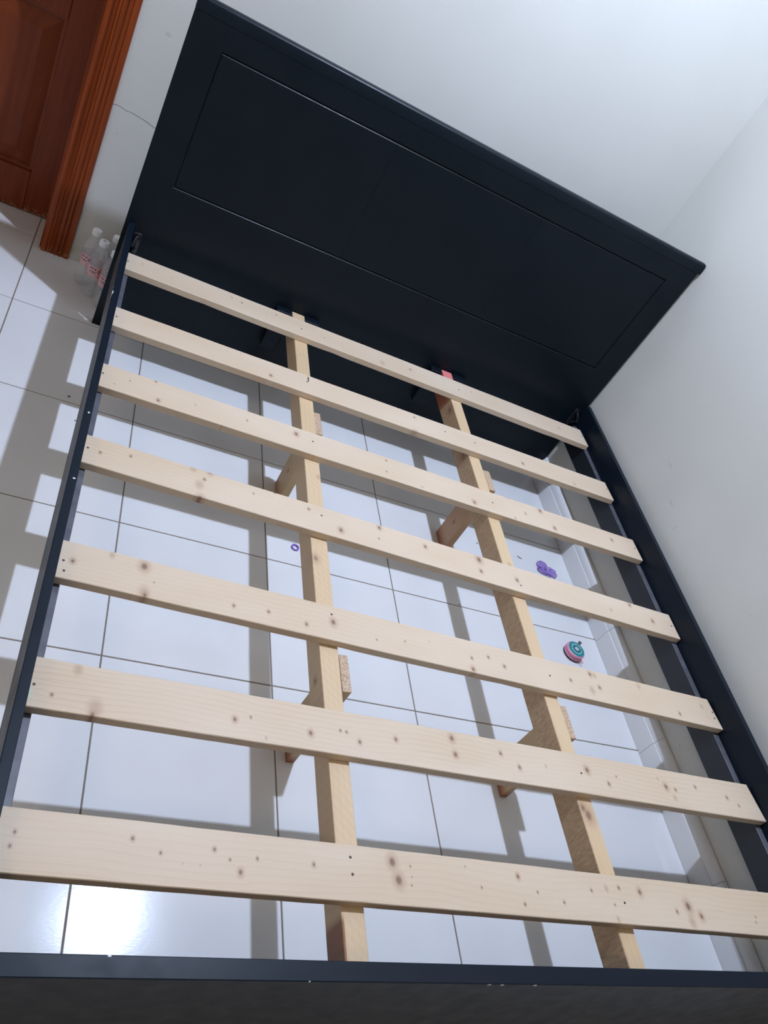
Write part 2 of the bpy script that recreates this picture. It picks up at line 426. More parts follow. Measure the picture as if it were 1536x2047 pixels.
# door, set at the far side of the wall, with its lining and the fluted casing
casing = structure(link('trim_1', None))
w0, w1, yf = -0.0225, 0.0665, YB - 0.013
pts = [(w0, YB - 0.0002), (w0, yf + 0.004), (w0 + 0.003, yf)]
fl = [(0.010, 0.005), (0.021, 0.005), (0.0315, 0.005), (0.047, 0.004), (0.060, 0.004)]
for c, hw in fl:
    c += w0 + 0.008
    pts += [(c - hw, yf), (c - hw * 0.5, yf + 0.0045), (c + hw * 0.1, yf + 0.005), (c + hw * 0.6, yf + 0.002)]
pts += [(w1 - 0.002, yf + 0.001), (w1, yf + 0.004), (w1, YB - 0.0002)]
bm = bmesh.new()
extrude(bm, pts, 0.0005, DH + 0.07, 'z')
link('casing_upright', mesh('casing_upright', bm), M['casing'], casing)
bm = bmesh.new()
extrude(bm, [(-(p[0] + 0.912), p[1]) for p in pts][::-1], 0.0005, DH + 0.07, 'z')
link('casing_upright', mesh('casing_upright', bm), M['casing'], casing)
link('casing_head', mesh('casing_head', boxes((DX0 + 0.012, w0 - 0.001, yf, YB - 0.0002, DH - 0.012, DH + 0.07), bev=0.003)), M['casing'], casing)
link('lining', mesh('lining', boxes((DX1 - 0.016, DX1 - 0.0005, YB + 0.001, YB + 0.19, 0.0005, DH - 0.001), bev=0.001)), M['casing'], casing)
link('lining', mesh('lining', boxes((DX0 + 0.0005, DX0 + 0.016, YB + 0.001, YB + 0.19, 0.0005, DH - 0.001), bev=0.001)), M['casing'], casing)

door = structure(link('door_1', None))
dy0, dy1 = 0.531, 0.571
L0, L1 = DX0 + 0.018, DX1 - 0.018
px0, pxm0, pxm1, px1 = L0 + 0.10, (L0 + L1) / 2 - 0.05, (L0 + L1) / 2 + 0.05, -0.115
zs = [(0.148, 0.655), (0.775, 1.30), (1.42, 1.92)]
def board(name, *b): return link(name, mesh(name, boxes(b, bev=0.0025, seg=2)), M['door'], door)
board('door_stile', px1, L1, dy0, dy1, 0.004, DH - 0.004)
board('door_stile', L0, px0, dy0, dy1, 0.004, DH - 0.004)
for a, b in ((0.004, 0.148), (0.655, 0.775), (1.30, 1.42), (1.92, DH - 0.004)):
    board('door_rail', px0 + 0.0005, px1 - 0.0005, dy0, dy1, a, b)
for a, b in zs:
    board('door_mullion', pxm0, pxm1, dy0, dy1, a + 0.0005, b - 0.0005)
    for c, d in ((px0, pxm0), (pxm1, px1)):
        bm = bmesh.new()
        c, d, a2, b2 = c + 0.001, d - 0.001, a + 0.001, b - 0.001
        lv = [(0.0, dy0 + 0.010), (0.010, dy0 + 0.013), (0.012, dy0 + 0.016), (0.055, dy0 + 0.004), (0.060, dy0 + 0.003)]
        rings = []
        for ins, yy in lv:
            rings.append([bm.verts.new(q) for q in ((c + ins, yy, a2 + ins), (d - ins, yy, a2 + ins), (d - ins, yy, b2 - ins), (c + ins, yy, b2 - ins))])
        for r0, r1 in zip(rings, rings[1:]):
            for i in range(4): bm.faces.new((r0[i], r0[(i + 1) % 4], r1[(i + 1) % 4], r1[i]))
        bm.faces.new(rings[-1])
        back = [bm.verts.new((v.co.x, dy1 - 0.012, v.co.z)) for v in rings[0]]
        for i in range(4): bm.faces.new((rings[0][i], rings[0][(i + 1) % 4], back[(i + 1) % 4], back[i]))
        bm.faces.new(back)
        link('door_panel', mesh('door_panel', bm), M['door'], door)

# ------------------------------------------------------------------ bed frame
BED = Vector((1.06, -1.0, 0.0))
bed = thing('bed_frame', BED, 'large black painted bed frame with bare pine slats, standing against the right wall', 'bed')
def L(x, y, z=0.0): return (x - BED.x, y - BED.y, z)

# headboard: stiles, rails and three flush panels parted by narrow grooves, on a backing board, under a rounded cap
HX0, HX1, HH, HT = 0.184, 1.942, 1.012, 0.026
hb = link('headboard', mesh('headboard', boxes((HX0 + 0.002, HX1 - 0.002, 0.006, HT, 0.0, HH - 0.036))), M['paint'], bed, L(0, 0))
def hpart(name, x0, x1, z0, z1, y0=0.0, y1=0.0058, bev=0.0008, lip=0.0):
    bm = boxes((x0, x1, y0, y1, z0, z1), bev=0.0 if lip else bev, seg=2)
    if lip:          # the upward edge of a groove is eased more, and catches the lamp
        es = [e for e in bm.edges if all(v.co.z > z1 - 1e-6 and v.co.y < y0 + 1e-6 for v in e.verts)]
        bmesh.ops.bevel(bm, geom=es, offset=lip, segments=1, affect='EDGES')
    return link(name, mesh(name, bm), M['paint'], hb)
GR = 0.0016
P0, P1, Z0, Z1 = 0.279, 1.850, 0.526, 0.911
hpart('headboard_stile', HX0, P0 - GR, 0.0, HH - 0.036)
hpart('headboard_stile', P1 + GR, HX1, 0.0, HH - 0.036)
hpart('headboard_rail', P0 - GR, P1 + GR, Z1 + GR, HH - 0.036)
hpart('headboard_rail', P0 - GR, P1 + GR, 0.0, Z0 - GR, lip=0.0032)
for a, b in ((P0, 0.806), (0.806, 1.329), (1.329, P1)):
    hpart('headboard_panel', a + 0.0003 if a > P0 else a + GR, b - 0.0003 if b < P1 else b - GR, Z0 + GR, Z1 - GR, 0.0003, lip=0.0034)
bm = bmesh.new()
c, r = [], 0.012
yc0, yc1, zt, zb = -0.0004, HT + 0.002, HH, HH - 0.0352
cap = [(yc0, zb), (yc0, zt - 0.0075), (yc0 + 0.0012, zt - 0.0050), (yc0 + 0.0052, zt - 0.0010), (yc0 + 0.0080, zt), (yc1 - 0.006, zt), (yc1, zt - 0.006), (yc1, zb)]
extrude(bm, cap, HX0, HX1 + 0.008, 'x')
link('cap_moulding', mesh('cap_moulding', bm, True), M['paint'], hb)

# notched blocks on the headboard that carry the two long beams
def bracket(xc, w, xb0, xb1, zn):
    bm = boxes((xc - w, xb0, -0.030, -0.0005, 0.150, 0.297), (xb1, xc + w, -0.030, -0.0005, 0.150, 0.297), (xb0 - 0.001, xb1 + 0.001, -0.030, -0.0005, 0.150, zn), bev=0.0015)
    link('beam_bracket', mesh('beam_bracket', bm), M['paint'], hb)
bracket(0.768, 0.075, 0.7445, 0.7915, 0.236)
bracket(1.353, 0.075, 1.320, 1.3665, 0.228)

# corner brackets joining rails and headboard
def corner(xc, s, z0, z1):
    bm = boxes((xc - 0.012 * s - 0.012, xc - 0.012 * s + 0.012, -0.004, -0.0005, z0, z1), bev=0.001)
    tube(bm, [(xc - 0.012 * s, -0.008, z0 + 0.02), (xc - 0.006 * s, -0.022, z0 + 0.035), (xc - 0.003 * s, -0.028, (z0 + z1) / 2), (xc - 0.006 * s, -0.022, z1 - 0.025), (xc - 0.010 * s, -0.008, z1 - 0.012)], 0.0045, 8)
    for zz in (z0 + 0.012, z1 - 0.010):
        t = bmesh.new(); lathe(t, [(0.006, 0), (0.006, 0.003), (0.003, 0.0045)], 12)
        join(bm, t, Matrix.Translation((xc - 0.012 * s, -0.004, zz)) @ Matrix.Rotation(math.pi / 2, 4, 'X'))
    link('corner_bracket', mesh('corner_bracket', bm, True), M['black_metal'], hb)
corner(1.927, 1, 0.268, 0.348)
corner(0.217, -1, 0.285, 0.353)

# side rails with the ledge batten screwed to the inside
ANG = -0.019
RT = 0.0175
chips = [((0.185, -0.389, 0.377), (0.0035, 0.005, 0.02)), ((0.186, -0.414, 0.377), (0.004, 0.010, 0.02)), ((0.1845, -0.425, 0.377), (0.004, 0.005, 0.02)), ((0.188, -0.916, 0.377), (0.0025, 0.003, 0.02)), ((0.185, -1.125, 0.377), (0.003, 0.0025, 0.02)),
         ((0.62, -2.003, 0.377), (0.0016, 0.0016, 0.003)), ((0.93, -2.003, 0.374), (0.004, 0.004, 0.003)), ((0.955, -2.003, 0.374), (0.004, 0.004, 0.003)), ((1.02, -2.003, 0.374), (0.004, 0.004, 0.003)), ((0.34, -1.976, 0.377), (0.003, 0.0015, 0.004)), ((1.75, -0.9, 0.5), (0.001, 0.001, 0.001))]
M['worn'] = paint_worn('worn_black_paint', chips)
RL = 1.968
def rail(x_in_at0, side):
    """side -1: board lies left of its inner face; +1: right"""
    s = side
    a, b = (0.0, -RT) if s < 0 else (0.0, RT)
    o = link('side_rail', mesh('side_rail', boxes((min(a, b), max(a, b), -RL, -0.0015, 0.228, 0.3773), bev=0.0014, seg=2)), M['worn'], bed, L(x_in_at0, -0.003), ANG)
    a, b = (0.0, 0.019) if s < 0 else (-0.019, 0.0)
    link('ledge_batten', mesh('ledge_batten', boxes((a + 0.0003, b - 0.0003, -RL + 0.03, -0.035, 0.224, 0.2945), bev=0.001)), M['batten'], o)
    return o
def batten_mat():
    k = N('ledge_paint', (0.014, 0.017, 0.022), 0.4, 0.5)
    p = k.geo()
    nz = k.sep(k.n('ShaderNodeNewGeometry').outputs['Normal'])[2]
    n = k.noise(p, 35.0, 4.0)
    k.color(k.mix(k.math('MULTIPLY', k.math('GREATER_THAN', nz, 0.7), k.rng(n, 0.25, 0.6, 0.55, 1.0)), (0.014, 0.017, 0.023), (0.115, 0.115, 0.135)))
    return k.m
M['batten'] = batten_mat()
rail(0.2122, -1)
rail(1.9325, 1)

# footboard
FY0, FY1 = -2.003, -1.9745
fb = link('footboard', mesh('footboard', boxes((0.150, 1.925, FY0, FY1, 0.045, 0.3773), bev=0.0015, seg=2)), M['worn'], bed, L(0, 0))
link('foot_block', mesh('foot_block', boxes((0.175, 0.235, FY0 + 0.002, FY1 - 0.002, 0.0, 0.045), bev=0.001)), M['paint'], fb)
link('foot_block', mesh('foot_block', boxes((1.84, 1.90, FY0 + 0.002, FY1 - 0.002, 0.0, 0.045), bev=0.001)), M['paint'], fb)

# pine slats; their plane was first read at z = 0.336 and is drawn out along the sight lines to z = 0.316
SC = 1.0168
def S2(x, y): return (CAM[0] + SC * (x - CAM[0]), CAM[1] + SC * (y - CAM[1]))
ZS, ST = 0.3161, 0.0200
SL = {1: (0.212, -0.106, -0.200, 1.883, -0.128, -0.222), 2: (0.207, -0.407, -0.497, 1.880, -0.418, -0.508), 3: (0.202, -0.667, -0.758, 1.880, -0.691, -0.782),
      4: (0.1965, -0.937, -1.027, 1.880, -0.997, -1.087), 5: (0.191, -1.250, -1.342, 1.8755, -1.288, -1.380), 6: (0.186, -1.514, -1.609, 1.871, -1.535, -1.629),
      7: (0.180, -1.7705, -1.8636, 1.866, -1.8026, -1.8955)}
def slat_mesh(length, width, n, rough_end):
    rnd = random.Random(n * 31)
    bm = bmesh.new()
    h, w, c = ST / 2, width / 2, 0.0013
    prof = [(-w + c, -h), (w - c, -h), (w, -h + c), (w, h - c), (w - c, h), (-w + c, h), (-w, h - c), (-w, -h + c)]
    m = 36
    rings = []
    da = db = 0.0
    for i in range(m + 1):
        x = -length / 2 + length * i / m
        da = da * 0.7 + rnd.uniform(-1, 1) * 0.0004
        db = db * 0.7 + rnd.uniform(-1, 1) * 0.0005
        nick = -0.0016 if rnd.random() < 0.05 else 0.0
        ring = []
        for (py, pz) in prof:
            xx = x
            if i == m:
                xx += (-0.010 if py > w * 0.9 else -0.002 if py > w * 0.3 else 0.0) * (1.0 if rough_end else 0.35) + rnd.uniform(-1, 1) * 0.0008
            ring.append(bm.verts.new((xx, py + (db if py > 0 else da - nick * 0), pz if not (py < 0 and pz < 0) else pz - nick)))
        rings.append(ring)
    k = len(prof)
    for a, b in zip(rings, rings[1:]):
        for i in range(k):
            bm.faces.new((a[i], a[(i + 1) % k], b[(i + 1) % k], b[i]))
    bm.faces.new(rings[0][::-1]); bm.faces.new(rings[-1])
    return mesh('slat', bm)

for n in range(1, 8):
    xl, ya, yb, xr, yc, yd = SL[n]
    (xl, ya), (xr, yc) = S2(xl, ya), S2(xr, yc)
    yb, yd = S2(0, yb)[1], S2(0, yd)[1]
    a = Vector((xl, (ya + yb) / 2)); b = Vector((xr, (yc + yd) / 2))
    c = (a + b) / 2; d = b - a
    ang = math.atan2(d.y, d.x)
    wid = ((ya - yb) + (yc - yd)) / 2
    kn, fa, na = [], [], []
    rnd = random.Random(n)
    for (kx, ky, r, t) in KNOTS[n]:
        v = Vector(S2(kx, ky)) - c
        lx = v.x * math.cos(-ang) - v.y * math.sin(-ang); ly = v.x * math.sin(-ang) + v.y * math.cos(-ang)
        if t == 'n': na.append((lx, ly))
        elif t == 'k': kn.append(((lx, ly, 0.0), (r * 0.85, r * 1.15, 0.08)))
        else: fa.append(((lx, ly, 0.0), (r * 1.0, r * 1.5, 0.08)))
    if n == 3:
        def pinkish(k, p, base):
            return k.mix(k.rng(k.spots(p, [((0.245, 0.043, 0.006), (0.012, 0.003, 0.01)), ((0.345, 0.044, 0.006), (0.012, 0.003, 0.01))]), 0.4, 1.2, 0.7, 0.0, True), base, (0.75, 0.22, 0.24))
        ex = pinkish
    elif n in (5, 6):
        e = d.length / 2 if n == 5 else -d.length / 2
        def greenish(k, p, base, e=e):
            return k.mix(k.rng(k.spots(p, [((e, 0.0 if e > 0 else -0.02, 0.006), (0.007, 0.05 if e > 0 else 0.02, 0.02))]), 0.3, 1.1, 0.5, 0.0, True), base, (0.50, 0.66, 0.50))
        ex = greenish
    else: ex = None
    m = pine('pine_board', n * 1.7, kn, fa, 'x', ex, 1.0, 1.0 if n not in (6,) else 1.5)
    o = link('slat', slat_mesh(d.length, wid, n, n in (5, 6)), m, bed, L(c.x, c.y, ZS - ST / 2), ang)
    bm = bmesh.new()
    for lx, ly in na:
        t = bmesh.new(); lathe(t, [(0.0026, 0.0), (0.0026, 0.0004), (0.0012, 0.0007)], 10)
        join(bm, t, Matrix.Translation((lx, ly, ST / 2 - 0.0002)))
    if n == 2:       # the staple left beside its nail
        box(bm, -0.2965, -0.293, 0.016, 0.036, ST / 2 - 0.0002, ST / 2 + 0.0006)
    s = link('nail_heads', mesh('nail_heads', bm), M['nail'], o)
    s['kind'] = 'stuff'

# two long beams under the slats, each with two short plank legs
def beam(xa, ya, xb, yb, w, z0, z1, knots, extra, legs, tone):
    c = Vector(((xa + xb) / 2, (ya + yb) / 2)); d = Vector((xb - xa, yb - ya))
    ang = math.atan2(-d.x, d.y) if d.y > 0 else math.atan2(d.x, -d.y)
    ln = d.length; h = (z1 - z0) / 2
    loc = L(c.x, c.y, (z0 + z1) / 2)
    ks = []
    for (kx, ky, kz, r) in knots:
        v = Vector(S2(kx, ky)) - c; kz -= 0.0205
        ks.append(((v.x * math.cos(-ang) - v.y * math.sin(-ang), v.x * math.sin(-ang) + v.y * math.cos(-ang), kz - (z0 + z1) / 2), (r * 0.8, r * 1.2, r)))
    mat = pine('pine_beam', tone, ks, (), 'y', extra, 0.97, 1.3, (1.02, 0.94, 0.78))
    # a slightly waney sawn edge
    bm = bmesh.new(); rnd = random.Random(int(xa * 100)); rings = []; m = 30
    e = 0.0
    for i in range(m + 1):
        y = -ln / 2 + ln * i / m
        e = e * 0.75 + rnd.uniform(-1, 1) * 0.0007
        rings.append([bm.verts.new(q) for q in ((-w / 2, y, -h), (w / 2, y, -h), (w / 2, y, h - 0.001), (w / 2 - 0.001, y, h), (-w / 2 + 0.0012 + e, y, h), (-w / 2 + e * 0.6, y, h - 0.0012))])
    for a, b in zip(rings, rings[1:]):
        for i in range(6): bm.faces.new((a[i], a[(i + 1) % 6], b[(i + 1) % 6], b[i]))
    bm.faces.new(rings[0][::-1]); bm.faces.new(rings[-1])
    o = link('support_beam', mesh('support_beam', bm), mat, bed, loc, ang)
    inv = (Matrix.Translation(Vector(loc) + BED) @ Matrix.Rotation(ang, 4, 'Z')).inverted()
    for (x0, x1, ya_, yb_, bx, by, zt, red) in legs:
        bm = bmesh.new()
        T = [(x0, ya_, zt), (x1, ya_ + 0.002, zt), (x1, yb_ + 0.002, zt), (x0, yb_, zt)]
        Bt = [(q[0] + bx, q[1] + by, 0.0005) for q in T]
        vt = [bm.verts.new(inv @ Vector(q)) for q in T]; vb = [bm.verts.new(inv @ Vector(q)) for q in Bt]
        for i in range(4): bm.faces.new((vt[i], vt[(i + 1) % 4], vb[(i + 1) % 4], vb[i]))
        bm.faces.new(vt); bm.faces.new(vb[::-1])
        bmesh.ops.bevel(bm, geom=list(bm.edges), offset=0.0012, segments=1, affect='EDGES')
        def ends(k, p, base, red=red, hz=(z0 + z1) / 2):
            z = k.sep(p)[2]
            base = k.mix(0.45 if red == 0.8 else 0.0, base, (0.45, 0.19, 0.12))
            f = k.rng(z, -hz, -hz + 0.045, 0.85 * red, 0.0, True)
            base = k.mix(f, base, (0.33, 0.065, 0.035))
            nz = k.sep(k.n('ShaderNodeNewGeometry').outputs['Normal'])[2]
            g = k.noise(k.geo(), 260.0, 3.0, 0.6)
            endg = k.mix(k.rng(g, 0.35, 0.65), (0.66, 0.50, 0.36), (0.36, 0.22, 0.12))
            return k.mix(k.math('GREATER_THAN', nz, 0.7), base, endg)
        lm = inv @ Vector((x0 + bx * 0.6, (ya_ + yb_) / 2 + by, 0.10))
        link('support_leg', mesh('support_leg', bm), pine('pine_leg', tone + x0 * 9 + ya_, [((lm.x, lm.y, lm.z), (0.03, 0.006, 0.007))], (), 'z', ends, 0.94, 1.2, (1.0, 0.92, 0.75)), o)
    return o

def left_extra(k, p, base):
    x, y, z = k.sep(p)
    f = k.math('MULTIPLY', k.rng(y, -0.905, -0.885, 1.0, 0.0, True), k.math('LESS_THAN', x, -0.0172))
    base = k.mix(k.math('MULTIPLY', f, 0.85), base, (0.27, 0.085, 0.03))
    # saw marks across the planed face
    s = k.n('ShaderNodeTexWave', wave_type='BANDS', bands_direction='DIAGONAL')
    k.put(s.inputs['Vector'], k.comb(k.math('MULTIPLY', x, 1.0), y, 0.0)); s.inputs['Scale'].default_value = 30.0; s.inputs['Distortion'].default_value = 1.0
    return k.mix(k.math('MULTIPLY', s.outputs['Fac'], 0.12), base, (0.45, 0.31, 0.20))
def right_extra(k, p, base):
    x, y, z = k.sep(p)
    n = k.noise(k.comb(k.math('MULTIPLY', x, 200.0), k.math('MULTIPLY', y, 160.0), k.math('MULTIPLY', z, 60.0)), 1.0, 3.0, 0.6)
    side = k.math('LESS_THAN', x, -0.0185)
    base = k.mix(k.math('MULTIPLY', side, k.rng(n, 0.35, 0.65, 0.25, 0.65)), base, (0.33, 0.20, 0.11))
    f = k.rng(y, 0.80, 0.85, 0.0, 0.85, True)
    base = k.mix(k.math('MULTIPLY', f, side), base, (0.38, 0.10, 0.05))
    g = k.math('MULTIPLY', k.rng(y, 0.905, 0.93, 0.0, 0.8, True), k.math('GREATER_THAN', k.noise(p, 60.0, 3.0), 0.35))
    return k.mix(g, base, (0.80, 0.16, 0.19))
beam(*S2(0.7570, -0.032)[:1], -0.004, *S2(0.7320, -1.97)[:1], -1.9728, 0.0430, 0.2365, 0.2956,
     [(0.731, -1.112, 0.312, 0.009), (0.761, -0.824, 0.312, 0.005), (0.716, -1.425, 0.285, 0.007), (0.75, -0.28, 0.31, 0.004)], left_extra,
     [(0.7815, 0.8045, -0.516, -0.612, 0.008, 0.002, 0.293, 0.55), (0.7745, 0.7960, -1.352, -1.444, 0.001, 0.0, 0.293, 1.0)], 2.3)
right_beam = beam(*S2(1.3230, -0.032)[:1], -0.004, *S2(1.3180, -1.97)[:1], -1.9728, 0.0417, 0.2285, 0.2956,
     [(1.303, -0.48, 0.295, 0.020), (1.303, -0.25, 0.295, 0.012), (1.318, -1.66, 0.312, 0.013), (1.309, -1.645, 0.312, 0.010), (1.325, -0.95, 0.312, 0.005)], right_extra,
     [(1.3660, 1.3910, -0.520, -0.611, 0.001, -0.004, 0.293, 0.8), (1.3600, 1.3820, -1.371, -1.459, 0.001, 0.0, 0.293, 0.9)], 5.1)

right_beam['label'] = 'pine support beam with a red painted end at the headboard'

# ------------------------------------------------------------------ bottles between the headboard and the wall
def clear_plastic():
    k = N('clear_bottle_plastic', (0.90, 0.91, 0.95), 0.08, 0.9)
    k.b.inputs['Alpha'].default_value = 0.20
    k.bump(k.noise(k.obj(), 90.0, 2.0), 0.15, 0.001)
    return k.m
M['plastic'] = clear_plastic()
M['bottle_cap'] = plain('white_cap_plastic', (0.84, 0.85, 0.86), 0.38, 0.5)
def label_mat():
    k = N('pink_label_film', (0.72, 0.36, 0.36), 0.4, 0.4)
    x, y, z = k.sep(k.obj())
    a = k.math('ARCTAN2', y, x)
    base = k.mix(k.rng(a, 0.35, 0.75, 0.0, 1.0, True), (0.88, 0.55, 0.58), (0.78, 0.14, 0.12))
    k.color(base)
    k.b.inputs['Alpha'].default_value = 0.82
    return k.m
M['label'] = label_mat()
M['print_dark'] = plain('dark_label_print', (0.10, 0.015, 0.020), 0.5, 0.4)
M['print_blue'] = plain('blue_cap_print', (0.06, 0.10, 0.32), 0.5, 0.4)

def make_bottle(loc, rotz, label):
    b = thing('water_bottle', loc, label, 'bottle', 'water bottles by the back wall')
    b.rotation_euler = (0, 0, rotz)
    bm = bmesh.new()
    outer = [(0.014, 0.005), (0.020, 0.0008), (0.0255, 0.003), (0.0278, 0.009), (0.0280, 0.020), (0.0268, 0.024), (0.0280, 0.028), (0.0280, 0.044), (0.0268, 0.048), (0.0280, 0.052), (0.0280, 0.066),
             (0.0266, 0.070), (0.0272, 0.074), (0.0272, 0.118), (0.0280, 0.122), (0.0278, 0.134), (0.0262, 0.146), (0.0225, 0.160), (0.0170, 0.172), (0.0128, 0.180), (0.0122, 0.1925)]
    inner = [(r - 0.0006, z + (0.0006 if i < 3 else 0.0)) for i, (r, z) in enumerate(outer)][::-1]
    lathe(bm, outer + inner, 32, cap0=False, cap1=False)
    t = bmesh.new(); lathe(t, [(0.0005, 0.0065), (0.008, 0.0062), (0.014, 0.005)], 32, cap0=True, cap1=False); join(bm, t)
    link('bottle_body', mesh('bottle_body', bm, True), M['plastic'], b)
    bm = bmesh.new()
    n = 40
    prof = [(0.0128, 0.1835), (0.0150, 0.1835), (0.0152, 0.1855), (0.0152, 0.1975), (0.0142, 0.2000), (0.0118, 0.2006), (0.0003, 0.2006)]
    rings = []
    for r, z in prof:
        rings.append([bm.verts.new(((r - (0.0006 if (0.185 < z < 0.199 and i % 2) else 0)) * math.cos(2 * math.pi * i / n), (r - (0.0006 if (0.185 < z < 0.199 and i % 2) else 0)) * math.sin(2 * math.pi * i / n), z)) for i in range(n)])
    for a, c in zip(rings, rings[1:]):
        for i in range(n): bm.faces.new((a[i], a[(i + 1) % n], c[(i + 1) % n], c[i]))
    bm.faces.new(rings[-1])
    cp = link('bottle_cap', mesh('bottle_cap', bm), M['bottle_cap'], b)
    bm = bmesh.new()
    lathe(bm, [(0.0276, 0.077), (0.0277, 0.077), (0.0277, 0.116), (0.0276, 0.116)], 36, cap0=False, cap1=False)
    lb = link('bottle_label', mesh('bottle_label', bm, True), M['label'], b)
    # the print: two rows of short dark strokes and a ring
    bm = bmesh.new()
    def patch(a0, a1, z0, z1, r=0.0280):
        m = 3
        for i in range(m):
            t0, t1 = a0 + (a1 - a0) * i / m, a0 + (a1 - a0) * (i + 1) / m
            v = [bm.verts.new((r * math.cos(t), r * math.sin(t), z)) for t, z in ((t0, z0), (t1, z0), (t1, z1), (t0, z1))]
            bm.faces.new(v)
    for row, zz in enumerate((0.1055, 0.0935)):
        for q in range(3):
            a = -0.55 + q * 0.27 + row * 0.05
            patch(a, a + (0.18 if (q + row) % 2 == 0 else 0.11), zz, zz + 0.0048)
    for q in range(12):
        t0, t1 = 2 * math.pi * q / 12, 2 * math.pi * (q + 1) / 12
        f = lambda rr, t: (0.0281 * math.cos(0.46 + rr * math.cos(t) / 0.028), 0.0281 * math.sin(0.46 + rr * math.cos(t) / 0.028), 0.102 + rr * math.sin(t))
        bm.faces.new([bm.verts.new(f(rr, t)) for rr, t in ((0.0030, t0), (0.0048, t0), (0.0048, t1), (0.0030, t1))])
    link('label_print', mesh('label_print', bm), M['print_dark'], lb)
    return b, cp
spots = [((0.1275, 0.2170, 0), -2.0, 'clear plastic water bottle with white cap and pink label, leftmost beside the door casing'),
         ((0.1555, 0.1635, 0), -1.75, 'clear plastic water bottle whose white cap carries a blue triangle, front of the four'),
         ((0.192, 0.222, 0), -1.6, 'clear water bottle by the wall, white cap half behind the black bed rail'),
         ((0.1965, 0.1200, 0), -1.9, 'clear water bottle closest to the headboard, only a sliver of white cap showing')]
for i, (p, r, lab) in enumerate(spots):
    b, cp = make_bottle(p, r, lab)
    if i == 1:
        bm = bmesh.new()
        tri = [(0.0072 * math.cos(t), 0.0072 * math.sin(t)) for t in (1.57, 3.67, 5.76)]
        tri2 = [(x * 0.55, y * 0.55) for x, y in tri]
        for q in range(3):
            a, c, d, e = tri[q], tri[(q + 1) % 3], tri2[(q + 1) % 3], tri2[q]
            bm.faces.new([bm.verts.new((v[0], v[1], 0.2009)) for v in (a, c, d, e)])
        link('cap_mark', mesh('cap_mark', bm), M['print_blue'], cp)

# ------------------------------------------------------------------ small things on the floor
def purple(name, c, alpha_mix):
    k = N(name, c, 0.16, 0.7)
    k.b.inputs['Transmission Weight'].default_value = alpha_mix
    k.b.inputs['IOR'].default_value = 1.2
    k.color(k.mix(k.rng(k.noise(k.obj(), 140.0, 3.0), 0.35, 0.65), c, tuple(min(1, a * 1.35) for a in c)))
    return k.m
M['violet'] = purple('violet_plastic', (0.20, 0.12, 0.46), 0.0)
M['violet_clear'] = purple('violet_clear_plastic', (0.55, 0.42, 0.80), 0.6)

bm = bmesh.new()
tube(bm, [(0.0098 * math.cos(2 * math.pi * i / 28), 0.0098 * math.sin(2 * math.pi * i / 28), 0.0029 + 0.0006 * math.sin(2 * math.pi * i / 28)) for i in range(28)], 0.0024, 10, True)
ring = link('toy_ring', mesh('toy_ring', bm, True), M['violet'], None, (0.8405, -0.7665, 0.0))
ring['label'] = 'small purple plastic ring lying on the tiles beside the left support beam'; ring['category'] = 'ring'

bow = thing('bow_hair_clip', (1.812, -0.564, 0.0), 'translucent purple bow shaped hair clip on the tiles near the right baseboard', 'hair clip')
bow.rotation_euler = (0, 0, math.radians(-22))
bow.scale = (1.2, 1.2, 1.2)
def lobe(cx, cy, rx, ry, rot, h):
    bm = bmesh.new()
    t = bmesh.new(); bmesh.ops.create_uvsphere(t, u_segments=24, v_segments=12, radius=1.0)
    for v in t.verts:
        q = v.co
        rr = math.hypot(q.x, q.y)
        v.co = Vector((q.x * rx, q.y * ry, q.z * h * (1.0 - 0.45 * math.exp(-(rr / 0.35) ** 2))))
    join(bm, t, Matrix.Translation((cx, cy, h * 1.02 + 0.0004)) @ Matrix.Rotation(rot, 4, 'Z'))
    return bm
link('bow_lobe', mesh('bow_lobe', lobe(-0.013, 0.012, 0.019, 0.0155, 0.4, 0.006), True), M['violet_clear'], bow)
link('bow_lobe', mesh('bow_lobe', lobe(0.020, 0.004, 0.021, 0.0150, -0.5, 0.006), True), M['violet_clear'], bow)
link('bow_lobe', mesh('bow_lobe', lobe(-0.006, -0.012, 0.020, 0.010, 0.15, 0.0045), True), M['violet_clear'], bow)
bm = bmesh.new()
for (cx, cy, a, r0) in ((-0.013, 0.012, 0.4, 0.0085), (0.020, 0.004, -0.5, 0.0085), (-0.020, -0.010, 0.1, 0.0055), (-0.004, -0.014, 0.1, 0.0055), (0.012, -0.017, 0.1, 0.0050)):
    tube(bm, [(cx + 1.25 * r0 * math.cos(2 * math.pi * i / 20 + a), cy + r0 * math.sin(2 * math.pi * i / 20), 0.0105 if r0 > 0.006 else 0.0085) for i in range(20)], 0.0016, 8, True)
link('loop_trim', mesh('loop_trim', bm, True), M['violet'], bow)

